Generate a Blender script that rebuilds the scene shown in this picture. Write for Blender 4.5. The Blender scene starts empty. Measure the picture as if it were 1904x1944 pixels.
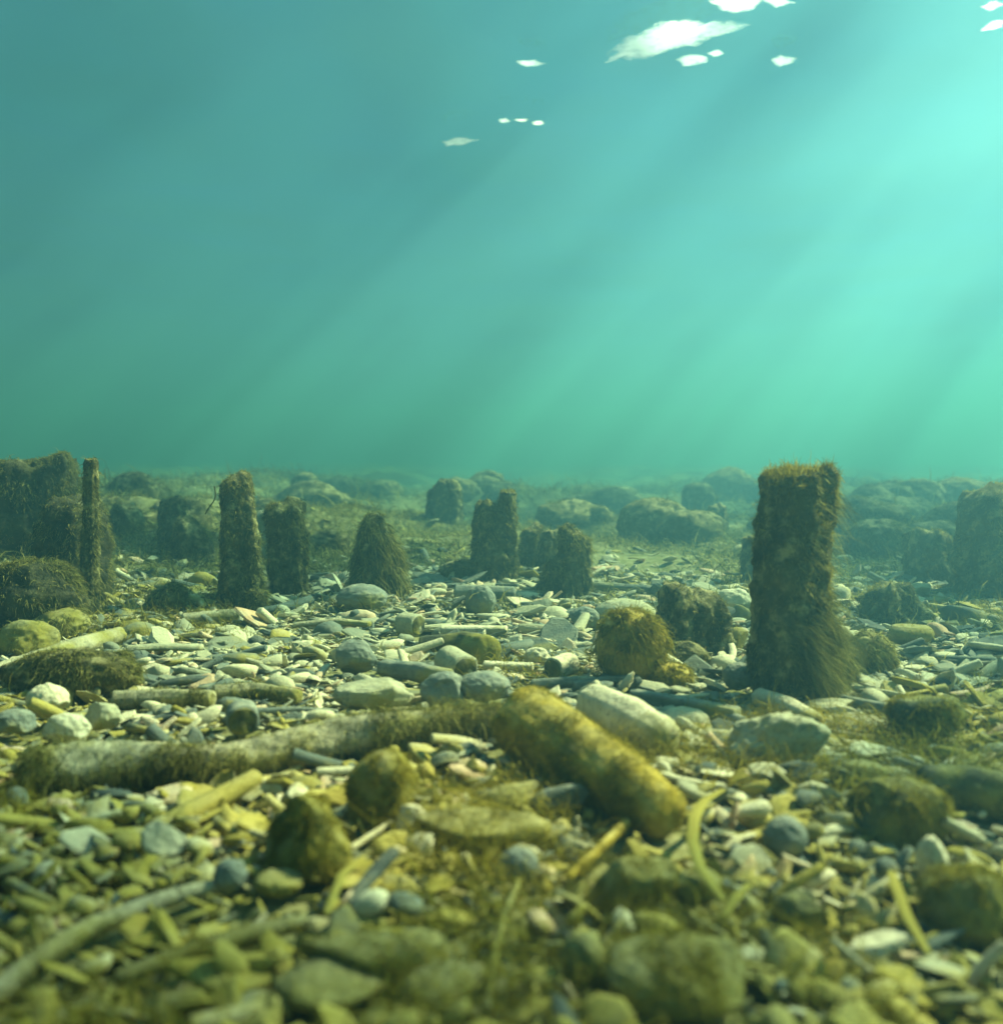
import bpy, math, random
import numpy as np
from mathutils import Vector, Matrix, Quaternion

S = bpy.context.scene
COL = S.collection
R = math.radians
rng = np.random.default_rng(7)
random.seed(7)

# ------------------------------------------------------------------ camera
CAM_H = 0.50
FPX = 1649.0                      # focal length in pixels of a 1904 px wide picture
PITCH = math.atan2(972 - 862, FPX)
cam_data = bpy.data.cameras.new('camera')
cam = bpy.data.objects.new('camera', cam_data)
COL.objects.link(cam)
cam.location = (0, 0, CAM_H)
cam.rotation_euler = (R(90) - PITCH, 0, 0)
cam_data.sensor_fit = 'HORIZONTAL'
cam_data.sensor_width = 36
cam_data.lens = 36 * FPX / 1904
cam_data.clip_start = 0.01
cam_data.clip_end = 400
cam_data.dof.use_dof = True
cam_data.dof.focus_distance = 2.5
cam_data.dof.aperture_fstop = 2.5
S.camera = cam

# ------------------------------------------------------------------ light
SUN_AZ, SUN_EL = 62.0, 44.0
sv = Vector((math.sin(R(SUN_AZ)) * math.cos(R(SUN_EL)), math.cos(R(SUN_AZ)) * math.cos(R(SUN_EL)), math.sin(R(SUN_EL))))
W = bpy.data.worlds.new('World'); S.world = W; W.use_nodes = True
wn = W.node_tree; bg = wn.nodes['Background']
sky = wn.nodes.new('ShaderNodeTexSky'); sky.sky_type = 'NISHITA'; sky.sun_disc = False
sky.sun_elevation = R(SUN_EL); sky.sun_rotation = R(SUN_AZ)
wn.links.new(sky.outputs[0], bg.inputs[0]); bg.inputs[1].default_value = 0.05
sl = bpy.data.lights.new('sun', 'SUN'); sl.energy = 5.0; sl.angle = R(0.6); sl.color = (1.0, 0.86, 0.60)
so = bpy.data.objects.new('sun', sl); COL.objects.link(so)
so.rotation_mode = 'QUATERNION'; so.rotation_quaternion = Vector((0, 0, 1)).rotation_difference(sv)
so.location = sv * 20
S.view_settings.view_transform = 'Standard'; S.view_settings.look = 'None'
S.view_settings.exposure = 1.85; S.view_settings.gamma = 1
S.render.engine = 'CYCLES'
cy = S.cycles
cy.use_denoising = True
try: cy.denoiser = 'OPENIMAGEDENOISE'
except Exception: pass
cy.max_bounces = 5; cy.diffuse_bounces = 2; cy.glossy_bounces = 2; cy.transmission_bounces = 3
cy.volume_bounces = 0; cy.transparent_max_bounces = 6
cy.sample_clamp_indirect = 4; cy.caustics_reflective = False; cy.caustics_refractive = False

POFF = (-2.45, 1.9, 3.1)          # shifts the made-up surface tint pattern to place sun and shade
SURF_Z = 2.9
DENSITY = 0.185
SCATTER = (0.155, 0.45, 0.63)

# ------------------------------------------------------------------ numeric helpers
_tab = np.random.default_rng(3).random(4096)
def _h(ix, iy, iz):
    k = (ix * 73856093) ^ (iy * 19349663) ^ (iz * 83492791)
    return _tab[(k ^ (k >> 9)) & 4095]
def vnoise(p):
    p = np.asarray(p, float); i = np.floor(p).astype(np.int64); f = p - i; f = f * f * (3 - 2 * f)
    x, y, z = i[..., 0], i[..., 1], i[..., 2]; fx, fy, fz = f[..., 0], f[..., 1], f[..., 2]
    def L(a, b, t): return a + (b - a) * t
    return L(L(L(_h(x, y, z), _h(x+1, y, z), fx), L(_h(x, y+1, z), _h(x+1, y+1, z), fx), fy),
             L(L(_h(x, y, z+1), _h(x+1, y, z+1), fx), L(_h(x, y+1, z+1), _h(x+1, y+1, z+1), fx), fy), fz) * 2 - 1
def fbm(p, o=4):
    p = np.asarray(p, float); s = 0; a = 1.0; t = 0
    for k in range(o):
        s = s + a * vnoise(p * 2**k + 17.3 * k); t += a; a *= .5
    return s / t
def smooth(a, b, x):
    t = np.clip((x - a) / (b - a), 0, 1); return t * t * (3 - 2 * t)
def unit(v):
    return v / np.maximum(np.linalg.norm(v, axis=-1, keepdims=True), 1e-9)

def hgt(x, y):
    x = np.asarray(x, float); y = np.asarray(y, float)
    q = np.stack([x, y, np.zeros_like(x)], -1)
    r = np.hypot(x, y)
    far = smooth(3.0, 5.5, r)
    h = 0.030 * fbm(q * 0.9, 3) + 0.016 * fbm(q * 4.0 + 9, 3) * (1 + far)
    h = h + far * (0.16 * fbm(q * 0.75 + 31, 3) + 0.09 * np.maximum(fbm(q * 1.9 + 5, 2), -.1) + 0.03)
    h = h + far * 0.06 * fbm(q * 4.3 + 50, 2)
    h = h + 0.14 * smooth(-1.1, -2.4, x) * smooth(1.6, 3.0, y) + 0.10 * smooth(1.6, 3.2, x) * smooth(1.9, 3.4, y)
    h = h + 0.05 * smooth(0.75, 1.3, x) * smooth(0.7, 1.0, y) * smooth(2.2, 1.5, y)
    h = h + far * .05 * np.maximum(fbm(q * 1.1 + 70, 2), 0) - smooth(8, 16, r) * .12
    return h
def hz(x, y): return float(hgt(np.array([x]), np.array([y]))[0])

KEEP = []                                          # footprints already taken: (x, y, radius)
def top_of_rubble(x, y):
    return hz(x, y) + .016 * float(smooth(4.5, 2.8, math.hypot(x, y)))
cp, sp_ = math.cos(PITCH), math.sin(PITCH)
def ray(X, Y):
    a, b = (X - 952) / FPX, (972 - Y) / FPX
    return np.array([a, cp + b * sp_, -sp_ + b * cp])
def ground(X, Y):
    """where the line of sight meets the sea bed: real place of a thing that stands there"""
    d = ray(X, Y); z = 0.0
    t = 1.0
    for _ in range(25):
        t2 = (CAM_H - z) / max(-d[2], 0.02)
        t = t2 if _ == 0 else .5 * (t + t2)
        z = top_of_rubble(d[0] * t, d[1] * t)
    return np.array([d[0] * t, d[1] * t, z]), t      # t: depth along the view axis

# ------------------------------------------------------------------ materials
def newmat(name):
    m = bpy.data.materials.new(name); m.use_nodes = True
    nt = m.node_tree; nt.nodes.clear()
    return m, nt, nt.nodes.new('ShaderNodeOutputMaterial')
def N(nt, t, **kw):
    n = nt.nodes.new(t)
    for k, v in kw.items(): setattr(n, k, v)
    return n
def ramp(nt, fac, stops):
    r = nt.nodes.new('ShaderNodeValToRGB'); e = r.color_ramp.elements
    while len(e) < len(stops): e.new(.5)
    for el, (p, c) in zip(e, stops): el.position = p; el.color = (*c, 1)
    nt.links.new(fac, r.inputs[0]); return r.outputs[0]
def noise(nt, vec, scale, detail=4, rough=.55):
    n = nt.nodes.new('ShaderNodeTexNoise'); n.inputs['Scale'].default_value = scale
    n.inputs['Detail'].default_value = detail; n.inputs['Roughness'].default_value = rough
    nt.links.new(vec, n.inputs['Vector']); return n.outputs[0]
def mixc(nt, fac, a, b, mode='MIX'):
    m = nt.nodes.new('ShaderNodeMix'); m.data_type = 'RGBA'; m.blend_type = mode
    for s, v in ((m.inputs[0], fac), (m.inputs[6], a), (m.inputs[7], b)):
        if isinstance(v, (int, float)): s.default_value = v
        elif isinstance(v, tuple): s.default_value = (*v, 1)
        else: nt.links.new(v, s)
    return m.outputs[2]
def math_(nt, op, a, b=0.0, clamp=False):
    m = nt.nodes.new('ShaderNodeMath'); m.operation = op; m.use_clamp = clamp
    for s, v in ((m.inputs[0], a), (m.inputs[1], b)):
        if isinstance(v, (int, float)): s.default_value = v
        else: nt.links.new(v, s)
    return m.outputs[0]

def surf_mat(name, stops, scale=14, film=(0.20, 0.17, 0.03), film_amt=.4, film_scale=7, bump=.5, silt=(0.50, 0.47, 0.30), silt_amt=.35, use_v=False, speck=True):
    """stone, wood, shell: own colour from noise, an algae film in patches, pale silt settled on top"""
    m, nt, out = newmat(name)
    tc = N(nt, 'ShaderNodeTexCoord'); obj = tc.outputs['Object']
    at = N(nt, 'ShaderNodeAttribute', attribute_name='v')
    vv = at.outputs['Fac']
    n1 = noise(nt, obj, scale, 6, .65)
    if use_v:
        f = math_(nt, 'ADD', vv, math_(nt, 'MULTIPLY', math_(nt, 'SUBTRACT', n1, .5), .18))
    else:
        f = n1
    c = ramp(nt, f, stops)
    if speck:
        sp = noise(nt, obj, scale * 9, 3, .7)
        c = mixc(nt, ramp(nt, sp, [(.33, (.5,)*3), (.46, (0,)*3)]), c, (0.06, 0.065, 0.045))
    if film_amt > 0:
        n2 = noise(nt, obj, film_scale, 5, .6)
        if use_v:
            at2 = N(nt, 'ShaderNodeAttribute', attribute_name='w')
            n2 = math_(nt, 'ADD', math_(nt, 'MULTIPLY', n2, .5), math_(nt, 'MULTIPLY', at2.outputs['Fac'], .5))
        k = ramp(nt, n2, [(.62 - film_amt * .4, (0,)*3), (.74 - film_amt * .4, (1,)*3)])
        fc = mixc(nt, noise(nt, obj, film_scale * 5, 4), film, tuple(v * 1.9 for v in film))
        c = mixc(nt, math_(nt, 'MULTIPLY', k, .88), c, fc)
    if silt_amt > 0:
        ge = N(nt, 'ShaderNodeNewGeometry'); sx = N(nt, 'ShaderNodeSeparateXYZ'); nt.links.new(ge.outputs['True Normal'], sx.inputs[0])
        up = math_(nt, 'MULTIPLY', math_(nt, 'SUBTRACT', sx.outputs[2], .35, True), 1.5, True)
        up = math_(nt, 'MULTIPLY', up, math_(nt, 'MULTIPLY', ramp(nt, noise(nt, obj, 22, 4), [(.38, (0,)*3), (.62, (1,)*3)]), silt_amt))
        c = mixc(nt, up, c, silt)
    b = N(nt, 'ShaderNodeBsdfPrincipled'); b.inputs['Roughness'].default_value = .88
    b.inputs['Specular IOR Level'].default_value = .15
    nt.links.new(c, b.inputs['Base Color'])
    bp = N(nt, 'ShaderNodeBump'); bp.inputs['Strength'].default_value = bump; bp.inputs['Distance'].default_value = .012
    nt.links.new(noise(nt, obj, scale * 3.2, 6, .7), bp.inputs['Height']); nt.links.new(bp.outputs[0], b.inputs['Normal'])
    nt.links.new(b.outputs[0], out.inputs[0])
    return m

def algae_mat(name, stops, trans=.45):
    m, nt, out = newmat(name)
    tc = N(nt, 'ShaderNodeTexCoord')
    at = N(nt, 'ShaderNodeAttribute', attribute_name='v')
    n1 = noise(nt, tc.outputs['Object'], 9, 4)
    f = math_(nt, 'ADD', math_(nt, 'MULTIPLY', at.outputs['Fac'], .55), math_(nt, 'MULTIPLY', n1, .5))
    c = ramp(nt, f, stops)
    d = N(nt, 'ShaderNodeBsdfDiffuse'); t = N(nt, 'ShaderNodeBsdfTranslucent')
    nt.links.new(c, d.inputs[0]); nt.links.new(c, t.inputs[0])
    mx = N(nt, 'ShaderNodeMixShader'); mx.inputs[0].default_value = trans
    nt.links.new(d.outputs[0], mx.inputs[1]); nt.links.new(t.outputs[0], mx.inputs[2]); nt.links.new(mx.outputs[0], out.inputs[0])
    return m

OLIVE = (0.18, 0.16, 0.026)
M = {}
M['stone'] = surf_mat('pale_stone', [(.25, (.22, .23, .17)), (.5, (.42, .41, .27)), (.75, (.60, .56, .38))], 12, OLIVE, .35, 6)
M['pale'] = surf_mat('bleached_surface', [(.3, (.50, .46, .30)), (.6, (.72, .66, .46))], 12, OLIVE, .24, 5, silt_amt=.2)
M['grey'] = surf_mat('grey_stone', [(.3, (.12, .15, .14)), (.7, (.28, .30, .24))], 12, OLIVE, .25, 6)
M['dark'] = surf_mat('dark_stone', [(.3, (.045, .055, .04)), (.7, (.12, .12, .07))], 12, OLIVE, .5, 6, silt_amt=.15)
M['algstone'] = surf_mat('algae_filmed_stone', [(.3, (.20, .18, .07)), (.7, (.42, .38, .17))], 12, (.15, .13, .02), .55, 8, silt_amt=.2)
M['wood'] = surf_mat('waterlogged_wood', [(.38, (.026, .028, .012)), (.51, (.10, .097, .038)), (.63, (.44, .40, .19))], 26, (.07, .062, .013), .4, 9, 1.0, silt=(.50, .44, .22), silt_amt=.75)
M['darkwood'] = surf_mat('wood_painted_shade', [(.38, (.016, .018, .010)), (.52, (.045, .045, .022)), (.68, (.17, .16, .08))], 22, (.05, .047, .012), .4, 9, 1.0, silt=(.30, .28, .16), silt_amt=.3)  # shade over the left stumps and mound put into a darker wood colour
M['greywood'] = surf_mat('grey_driftwood', [(.3, (.20, .19, .12)), (.6, (.50, .46, .30))], 16, OLIVE, .42, 6, .8, silt_amt=.5)
M['yellow'] = surf_mat('yellow_algae_crust', [(.3, (.13, .10, .012)), (.5, (.42, .31, .035)), (.68, (.74, .62, .22))], 13, (.26, .19, .015), .35, 9, .9, silt=(.60, .52, .22), silt_amt=.5)
M['frag'] = surf_mat('rubble_fragments', [(.0, (.075, .095, .09)), (.12, (.13, .16, .14)), (.28, (.26, .27, .19)), (.48, (.46, .44, .28)), (.82, (.68, .63, .42)), (.93, (.52, .34, .19)), (1., (.60, .55, .38))],
                     30, (.23, .19, .024), .42, 14, .5, silt_amt=.2, use_v=True)
M['ground'] = surf_mat('silty_seabed', [(.3, (.05, .055, .03)), (.5, (.14, .14, .07)), (.7, (.30, .28, .14))], 5, (.10, .10, .022), .85, 2.2, .9, silt_amt=.35)
M['alg_olive'] = algae_mat('olive_filaments', [(.25, (.036, .038, .010)), (.48, (.145, .14, .034)), (.75, (.46, .42, .14))])
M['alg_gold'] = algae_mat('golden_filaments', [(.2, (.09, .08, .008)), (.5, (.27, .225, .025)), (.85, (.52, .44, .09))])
M['blade'] = algae_mat('yellow_blade', [(.3, (.16, .13, .02)), (.75, (.52, .46, .12))], .3)

FUR = .36; FURW = .62
# ------------------------------------------------------------------ mesh helpers
def mk(name, V, F, mat, parent=None, v=None, w=None, smooth_=True, link=True):
    """V (n,3), F list of (m,k) index arrays or list of lists"""
    me = bpy.data.meshes.new(name)
    V = np.asarray(V, np.float32)
    if isinstance(F, np.ndarray): F = [F]
    loops = np.concatenate([f.reshape(-1) for f in F]).astype(np.int32)
    tot = np.concatenate([np.full(len(f), f.shape[1], np.int32) for f in F])
    st = np.concatenate([[0], np.cumsum(tot)[:-1]]).astype(np.int32)
    me.vertices.add(len(V)); me.vertices.foreach_set('co', V.ravel())
    me.loops.add(len(loops)); me.loops.foreach_set('vertex_index', loops)
    me.polygons.add(len(tot)); me.polygons.foreach_set('loop_start', st)
    me.polygons.foreach_set('loop_total', tot)
    me.polygons.foreach_set('use_smooth', np.broadcast_to(np.asarray(smooth_, bool), (len(tot),)).copy())
    me.update(calc_edges=True)
    for nm, a in (('v', v), ('w', w)):
        if a is None: continue
        a = np.full(len(V), a, np.float32) if np.isscalar(a) else np.asarray(a, np.float32)
        at = me.attributes.new(nm, 'FLOAT', 'POINT'); at.data.foreach_set('value', a)
    me.materials.append(mat)
    o = bpy.data.objects.new(name, me); COL.objects.link(o)
    if parent is not None: o.parent = parent
    return o
def tag(o, label, cat, group=None, kind=None):
    if label: o['label'] = label
    if cat: o['category'] = cat
    if group: o['group'] = group
    if kind: o['kind'] = kind
    return o
def root(name, loc, label, cat, group=None):
    o = bpy.data.objects.new(name, None); COL.objects.link(o)
    o.location = tuple(float(c) for c in loc); o.empty_display_size = .05
    return tag(o, label, cat, group)
def put(name, V, F, mat, loc, label, cat, group=None, **kw):
    V = np.asarray(V) - np.asarray(loc)
    o = mk(name, V, F, mat, **kw); o.location = tuple(float(c) for c in loc)
    return tag(o, label, cat, group)

def tube(P, rad, seg=28, sub=1, amp=.1, freq=6., seed=0, square=0., flute=0., dome=.35, flat=1.0, capnoise=.15, turn=0., crust=0.):
    """rough tube along a line with rounded, closed ends"""
    P = np.asarray(P, float); rad = np.asarray(rad, float)
    L = np.concatenate([[0], np.cumsum(np.linalg.norm(np.diff(P, axis=0), axis=1))])
    n = max(6, int(L[-1] / sub))
    t = np.linspace(0, L[-1], n)
    # smooth interpolation
    C = np.stack([np.interp(t, L, P[:, k]) for k in range(3)], 1)
    if len(P) > 2:
        for _ in range(max(2, n // 10)):
            C[1:-1] = .25 * C[:-2] + .5 * C[1:-1] + .25 * C[2:]
    r = np.interp(t, L, rad)
    T = unit(np.gradient(C, axis=0))
    ref = np.array([0, 0, 1.]) if abs(T[0][2]) < .8 else np.array([0, 1., 0])
    A = np.zeros_like(C); a = unit(np.cross(T[0], ref))
    for i in range(n):
        a = a - T[i] * np.dot(a, T[i]); a = a / np.linalg.norm(a); A[i] = a
    B = np.cross(T, A)
    # caps
    cs = [(.97, .25), (.86, .6), (.6, .88), (.3, .98)]
    Cc, rr, AA, BB, TT = [], [], [], [], []
    for (k, d) in reversed(cs): Cc.append(C[0] - T[0] * r[0] * dome * d); rr.append(r[0] * k); AA.append(A[0]); BB.append(B[0])
    for i in range(n): Cc.append(C[i]); rr.append(r[i]); AA.append(A[i]); BB.append(B[i])
    for (k, d) in cs: Cc.append(C[-1] + T[-1] * r[-1] * dome * d); rr.append(r[-1] * k); AA.append(A[-1]); BB.append(B[-1])
    Cc, rr, AA, BB = map(np.array, (Cc, rr, AA, BB)); m = len(Cc)
    th = np.linspace(0, 2 * np.pi, seg, endpoint=False)
    c, s = np.cos(th), np.sin(th)
    k = 1.0
    if square > 0:
        k = 1 / (np.abs(c) ** (2 + 4 * square) + np.abs(s) ** (2 + 4 * square)) ** (1 / (2 + 4 * square))
    if flute > 0:
        k = k * (1 + flute * np.sin(th * 5 + seed) * .6 + flute * np.sin(th * 9 + 2 * seed) * .4)
    ca, sa = c * k, s * k * flat
    c, s = ca * math.cos(turn) - sa * math.sin(turn), ca * math.sin(turn) + sa * math.cos(turn)
    V = Cc[:, None] + rr[:, None, None] * (c[None, :, None] * AA[:, None] + s[None, :, None] * BB[:, None])
    rm = rad.mean()
    dirs = unit(V - Cc[:, None])
    q = V / rm
    dn = fbm(q * freq / 6. * 1.1 + seed * 3.7, 4) + .35 * fbm(q * freq / 6. * 4 + seed, 2)
    if crust:                                     # knobbly growth, drawn out along the grain
        qc = V * np.array([1, 1, .55])
        dn = dn + crust * (np.maximum(fbm(qc * 55 + seed, 3), -.15) * 2.2 + fbm(qc * 130 + seed, 2) * .9)
    V = V + dirs * (dn * amp * rr[:, None])[..., None]
    cap = np.zeros(m); cap[:5] = 1; cap[-5:] = 1
    V = V + (fbm(q * 1.7 + 5 + seed, 3) * cap[:, None] * capnoise * rm)[..., None] * np.where(np.arange(m)[:, None, None] < m // 2, -T[0], T[-1])
    V = V.reshape(-1, 3)
    i = np.arange(m - 1)[:, None] * seg; j = np.arange(seg)[None]; j2 = (j + 1) % seg
    F = np.stack([i + j, i + j2, i + seg + j2, i + seg + j], -1).reshape(-1, 4)
    c0 = V[:seg].mean(0); c1 = V[-seg:].mean(0)
    V = np.vstack([V, c0, c1]); k0 = len(V) - 2; jj = np.arange(seg); b = (m - 1) * seg
    F3 = np.vstack([np.stack([np.full(seg, k0), (jj + 1) % seg, jj], 1), np.stack([np.full(seg, k0 + 1), b + jj, b + (jj + 1) % seg], 1)])
    return V, [F, F3]

import bmesh
_ico = {}
def ico(sub):
    if sub not in _ico:
        bm = bmesh.new(); bmesh.ops.create_icosphere(bm, subdivisions=sub, radius=1)
        V = np.array([v.co[:] for v in bm.verts]); F = np.array([[v.index for v in f.verts] for f in bm.faces]); bm.free()
        _ico[sub] = (V, F)
    return _ico[sub]
def rock(size, seed=0, amp=.22, freq=1.3, cuts=0, sub=4, rough=.05, rg=None):
    rg = np.random.default_rng(seed + 100)
    V, F = ico(sub); V = V.copy()
    for _ in range(cuts):
        n = unit(rg.normal(size=3)); d = rg.uniform(.45, .8)
        ex = V @ n - d; V = V - np.maximum(ex, 0)[:, None] * n * .93
    dn = fbm(V * freq + seed * 1.9, 3) * amp + fbm(V * 5 + seed, 3) * rough
    V = V * (1 + dn[:, None])
    return V * np.asarray(size) / 2, [F]

def facenormals(V, F):
    out = []
    for f in F:
        a = V[f[:, 0]]; b = V[f[:, 1]]; c = V[f[:, 2]]
        n = np.cross(b - a, c - a)
        if f.shape[1] == 4:
            n = n + np.cross(c - a, V[f[:, 3]] - a)
        out.append(n)
    return out
def sample(V, F, n, seed=0, weight=None):
    rg = np.random.default_rng(seed)
    NN = facenormals(V, F); P = []; Q = []
    tri = []; tn = []
    for f, nn in zip(F, NN):
        tri.append(f[:, :3]); tn.append(nn)
        if f.shape[1] == 4: tri.append(f[:, [0, 2, 3]]); tn.append(nn)
    tri = np.concatenate(tri); tn = np.concatenate(tn)
    ar = np.linalg.norm(tn, axis=1) + 1e-12
    u = tn / ar[:, None]; ce = V[tri].mean(1)
    if weight is not None: ar = ar * weight(ce, u)
    k = rg.choice(len(tri), n, p=ar / ar.sum())
    a, b = rg.random(n), rg.random(n); m_ = a + b > 1; a[m_] = 1 - a[m_]; b[m_] = 1 - b[m_]
    T = tri[k]
    return V[T[:, 0]] * (1 - a - b)[:, None] + V[T[:, 1]] * a[:, None] + V[T[:, 2]] * b[:, None], u[k]

def strands(P, D0, L, wd, droop=.8, seed=0, K=4, sway=(0.25, 0., 0.), curl=.5):
    """thin tapering ribbons, one per start point"""
    rg = np.random.default_rng(seed); n = len(P)
    L = np.broadcast_to(L, (n,)); wd = np.broadcast_to(wd, (n,))
    p = P.copy(); d = unit(D0 + rg.normal(size=(n, 3)) * .35)
    side = unit(np.cross(d, rg.normal(size=(n, 3))))
    rows = []
    g = np.array([0, 0, -1.]) + np.array(sway)
    for k in range(K + 1):
        w = wd * (1 - .75 * (k / K) ** 1.5) * .5
        rows.append(p - side * w[:, None]); rows.append(p + side * w[:, None])
        p = p + d * (L / K)[:, None]
        d = unit(d + g * droop * (1.0 / K) * 2.0 + rg.normal(size=(n, 3)) * curl * .5)
        side = unit(side - d * (side * d).sum(1, keepdims=True))
    V = np.stack(rows, 1).reshape(-1, 3)          # n, 2(K+1), 3
    base = (np.arange(n) * 2 * (K + 1))[:, None]
    F = np.concatenate([base + np.array([2*k, 2*k+1, 2*k+3, 2*k+2])[None] for k in range(K)])
    v = np.repeat(rg.random(n), 2 * (K + 1))
    return V, [F], v

def algae_on(parent, V, F, loc, n, L, wd, droop=.8, seed=0, mat='alg_olive', weight=None, name='algae', sway=(.2, 0, 0), K=4, out=1., curl=.5, clump=3.0):
    V = np.asarray(V)
    def wt(c, u):
        k = 0.06 + np.clip(fbm(c * clump * 1.6 / max(.05, np.ptp(V[:, 0])) + seed, 4) + .1, 0, 1) * 2.5
        if weight is not None: k = k * weight(c, u)
        return np.maximum(k, 1e-5)
    P, U = sample(V, F, n, seed, wt)
    rg = np.random.default_rng(seed + 5)
    ln = FUR * L * rg.gamma(3, .33, n)
    A, G, v = strands(P - U * wd, U * out + np.array([0, 0, -.3 * droop]), ln, FURW * wd * rg.uniform(.5, 1.5, n), droop, seed, K, sway, curl)
    return mk(name, A - np.asarray(loc), G, M[mat], parent, v=v)

# ------------------------------------------------------------------ water, sea bed
def grid(xs, ys, zf):
    X, Y = np.meshgrid(xs, ys); Z = zf(X, Y)
    V = np.stack([X, Y, Z], -1).reshape(-1, 3); nx, ny = len(xs), len(ys)
    i = np.arange(ny - 1)[:, None] * nx; j = np.arange(nx - 1)[None]
    return V, [np.stack([i + j, i + j + 1, i + nx + j + 1, i + nx + j], -1).reshape(-1, 4)]
def dens(lo, hi, c, n, p=2.2):
    t = np.linspace(-1, 1, n); a = np.sign(t) * np.abs(t) ** p
    return np.where(a < 0, c + a * (c - lo), c + a * (hi - c))
xs = dens(-34, 34, 0, 760, 2.0); ys = dens(-6, 40, 1.6, 700, 2.2)
V, F = grid(xs, ys, lambda x, y: hgt(x, y) + .006 * fbm(np.stack([x, y, x * 0], -1) * 18, 3))
tag(mk('seabed', V, F, M['ground']), None, None, kind='structure')

def surf_z(x, y):
    q = np.stack([x, y * .7, x * 0], -1)
    return SURF_Z + .05 * fbm(q * .8, 3) + .012 * fbm(q * 4, 2)
V, F = grid(np.linspace(-38, 38, 300), np.linspace(-10, 44, 300), surf_z)
m, nt, out = newmat('water_surface')
tc = N(nt, 'ShaderNodeTexCoord')
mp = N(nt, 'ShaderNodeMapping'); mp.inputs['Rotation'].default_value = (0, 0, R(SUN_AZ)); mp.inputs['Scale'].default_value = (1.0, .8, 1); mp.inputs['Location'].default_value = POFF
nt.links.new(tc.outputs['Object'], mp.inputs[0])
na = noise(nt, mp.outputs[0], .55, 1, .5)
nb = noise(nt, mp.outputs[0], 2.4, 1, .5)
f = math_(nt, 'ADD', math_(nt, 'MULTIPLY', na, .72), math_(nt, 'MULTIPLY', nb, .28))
tcol = ramp(nt, f, [(.40, (.24, .26, .26)), (.455, (.60, .70, .72)), (.50, (1., 1., .95))])  # light and dark patches put into the sheet's tint to shape the shafts
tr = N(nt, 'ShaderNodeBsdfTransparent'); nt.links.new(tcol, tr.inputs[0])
gl = N(nt, 'ShaderNodeBsdfGlossy'); gl.inputs[0].default_value = (.05, .42, 1.0, 1); gl.inputs['Roughness'].default_value = .18
mx = N(nt, 'ShaderNodeMixShader')
ge = N(nt, 'ShaderNodeNewGeometry'); dp = N(nt, 'ShaderNodeVectorMath', operation='DOT_PRODUCT')
nt.links.new(ge.outputs['Incoming'], dp.inputs[0]); nt.links.new(ge.outputs['Normal'], dp.inputs[1])
# seen from below the surface is a mirror past the critical angle and clear inside it
win = ramp(nt, math_(nt, 'ABSOLUTE', dp.outputs['Value']), [(.54, (1,)*3), (.62, (.04,)*3)])
nt.links.new(win, mx.inputs[0])
nt.links.new(tr.outputs[0], mx.inputs[1]); nt.links.new(gl.outputs[0], mx.inputs[2]); nt.links.new(mx.outputs[0], out.inputs[0])
water = tag(mk('water_surface', V, F, m), None, None, kind='structure')

# white translucent sheets added under the surface, shaped as sun glints
def skyline(X, Y, z=SURF_Z - .07):
    d = ray(X, Y); t = (z - CAM_H) / d[2]; return np.array([d[0] * t, d[1] * t, z])
gm, nt, out = newmat('painted_glint')
tl = N(nt, 'ShaderNodeBsdfTranslucent'); tl.inputs[0].default_value = (1, 1, 1, 1)
tc = N(nt, 'ShaderNodeTexCoord'); at = N(nt, 'ShaderNodeAttribute', attribute_name='v')
tr2 = N(nt, 'ShaderNodeBsdfTransparent'); mg = N(nt, 'ShaderNodeMixShader')
fe = math_(nt, 'ADD', at.outputs['Fac'], math_(nt, 'MULTIPLY', math_(nt, 'SUBTRACT', noise(nt, tc.outputs['Object'], 13, 6, .75), .5), 2.8))
nt.links.new(ramp(nt, fe, [(.0, (0,)*3), (1., (1,)*3)]), mg.inputs[0])
nt.links.new(tr2.outputs[0], mg.inputs[1]); nt.links.new(tl.outputs[0], mg.inputs[2]); nt.links.new(mg.outputs[0], out.inputs[0])
GL = [[(1158,118),(1172,88),(1205,68),(1240,60),(1262,42),(1300,40),(1330,46),(1352,38),(1390,42),(1415,46),(1385,60),(1340,72),(1310,86),(1290,82),(1262,98),(1235,108),(1210,112),(1180,108)],
      [(1290,112),(1312,105),(1340,108),(1336,116),(1300,124)], [(1346,100),(1362,96),(1370,101),(1356,106)],
      [(1355,-4),(1440,-6),(1432,10),(1402,22),(1372,14)], [(1455,0),(1480,-4),(1502,4),(1475,10)],
      [(1468,112),(1486,106),(1510,110),(1498,118),(1482,124)], [(986,117),(1010,115),(1032,120),(1004,124)],
      [(948,227),(958,226),(965,229),(955,231)], [(978,226),(998,226),(990,229)], [(1014,231),(1026,230),(1028,234),(1018,235)],
      [(843,268),(872,262),(906,265),(880,271),(856,274)], [(1868,12),(1890,2),(1904,8),(1880,18)], [(1866,58),(1884,42),(1904,38),(1896,50)]]
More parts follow.
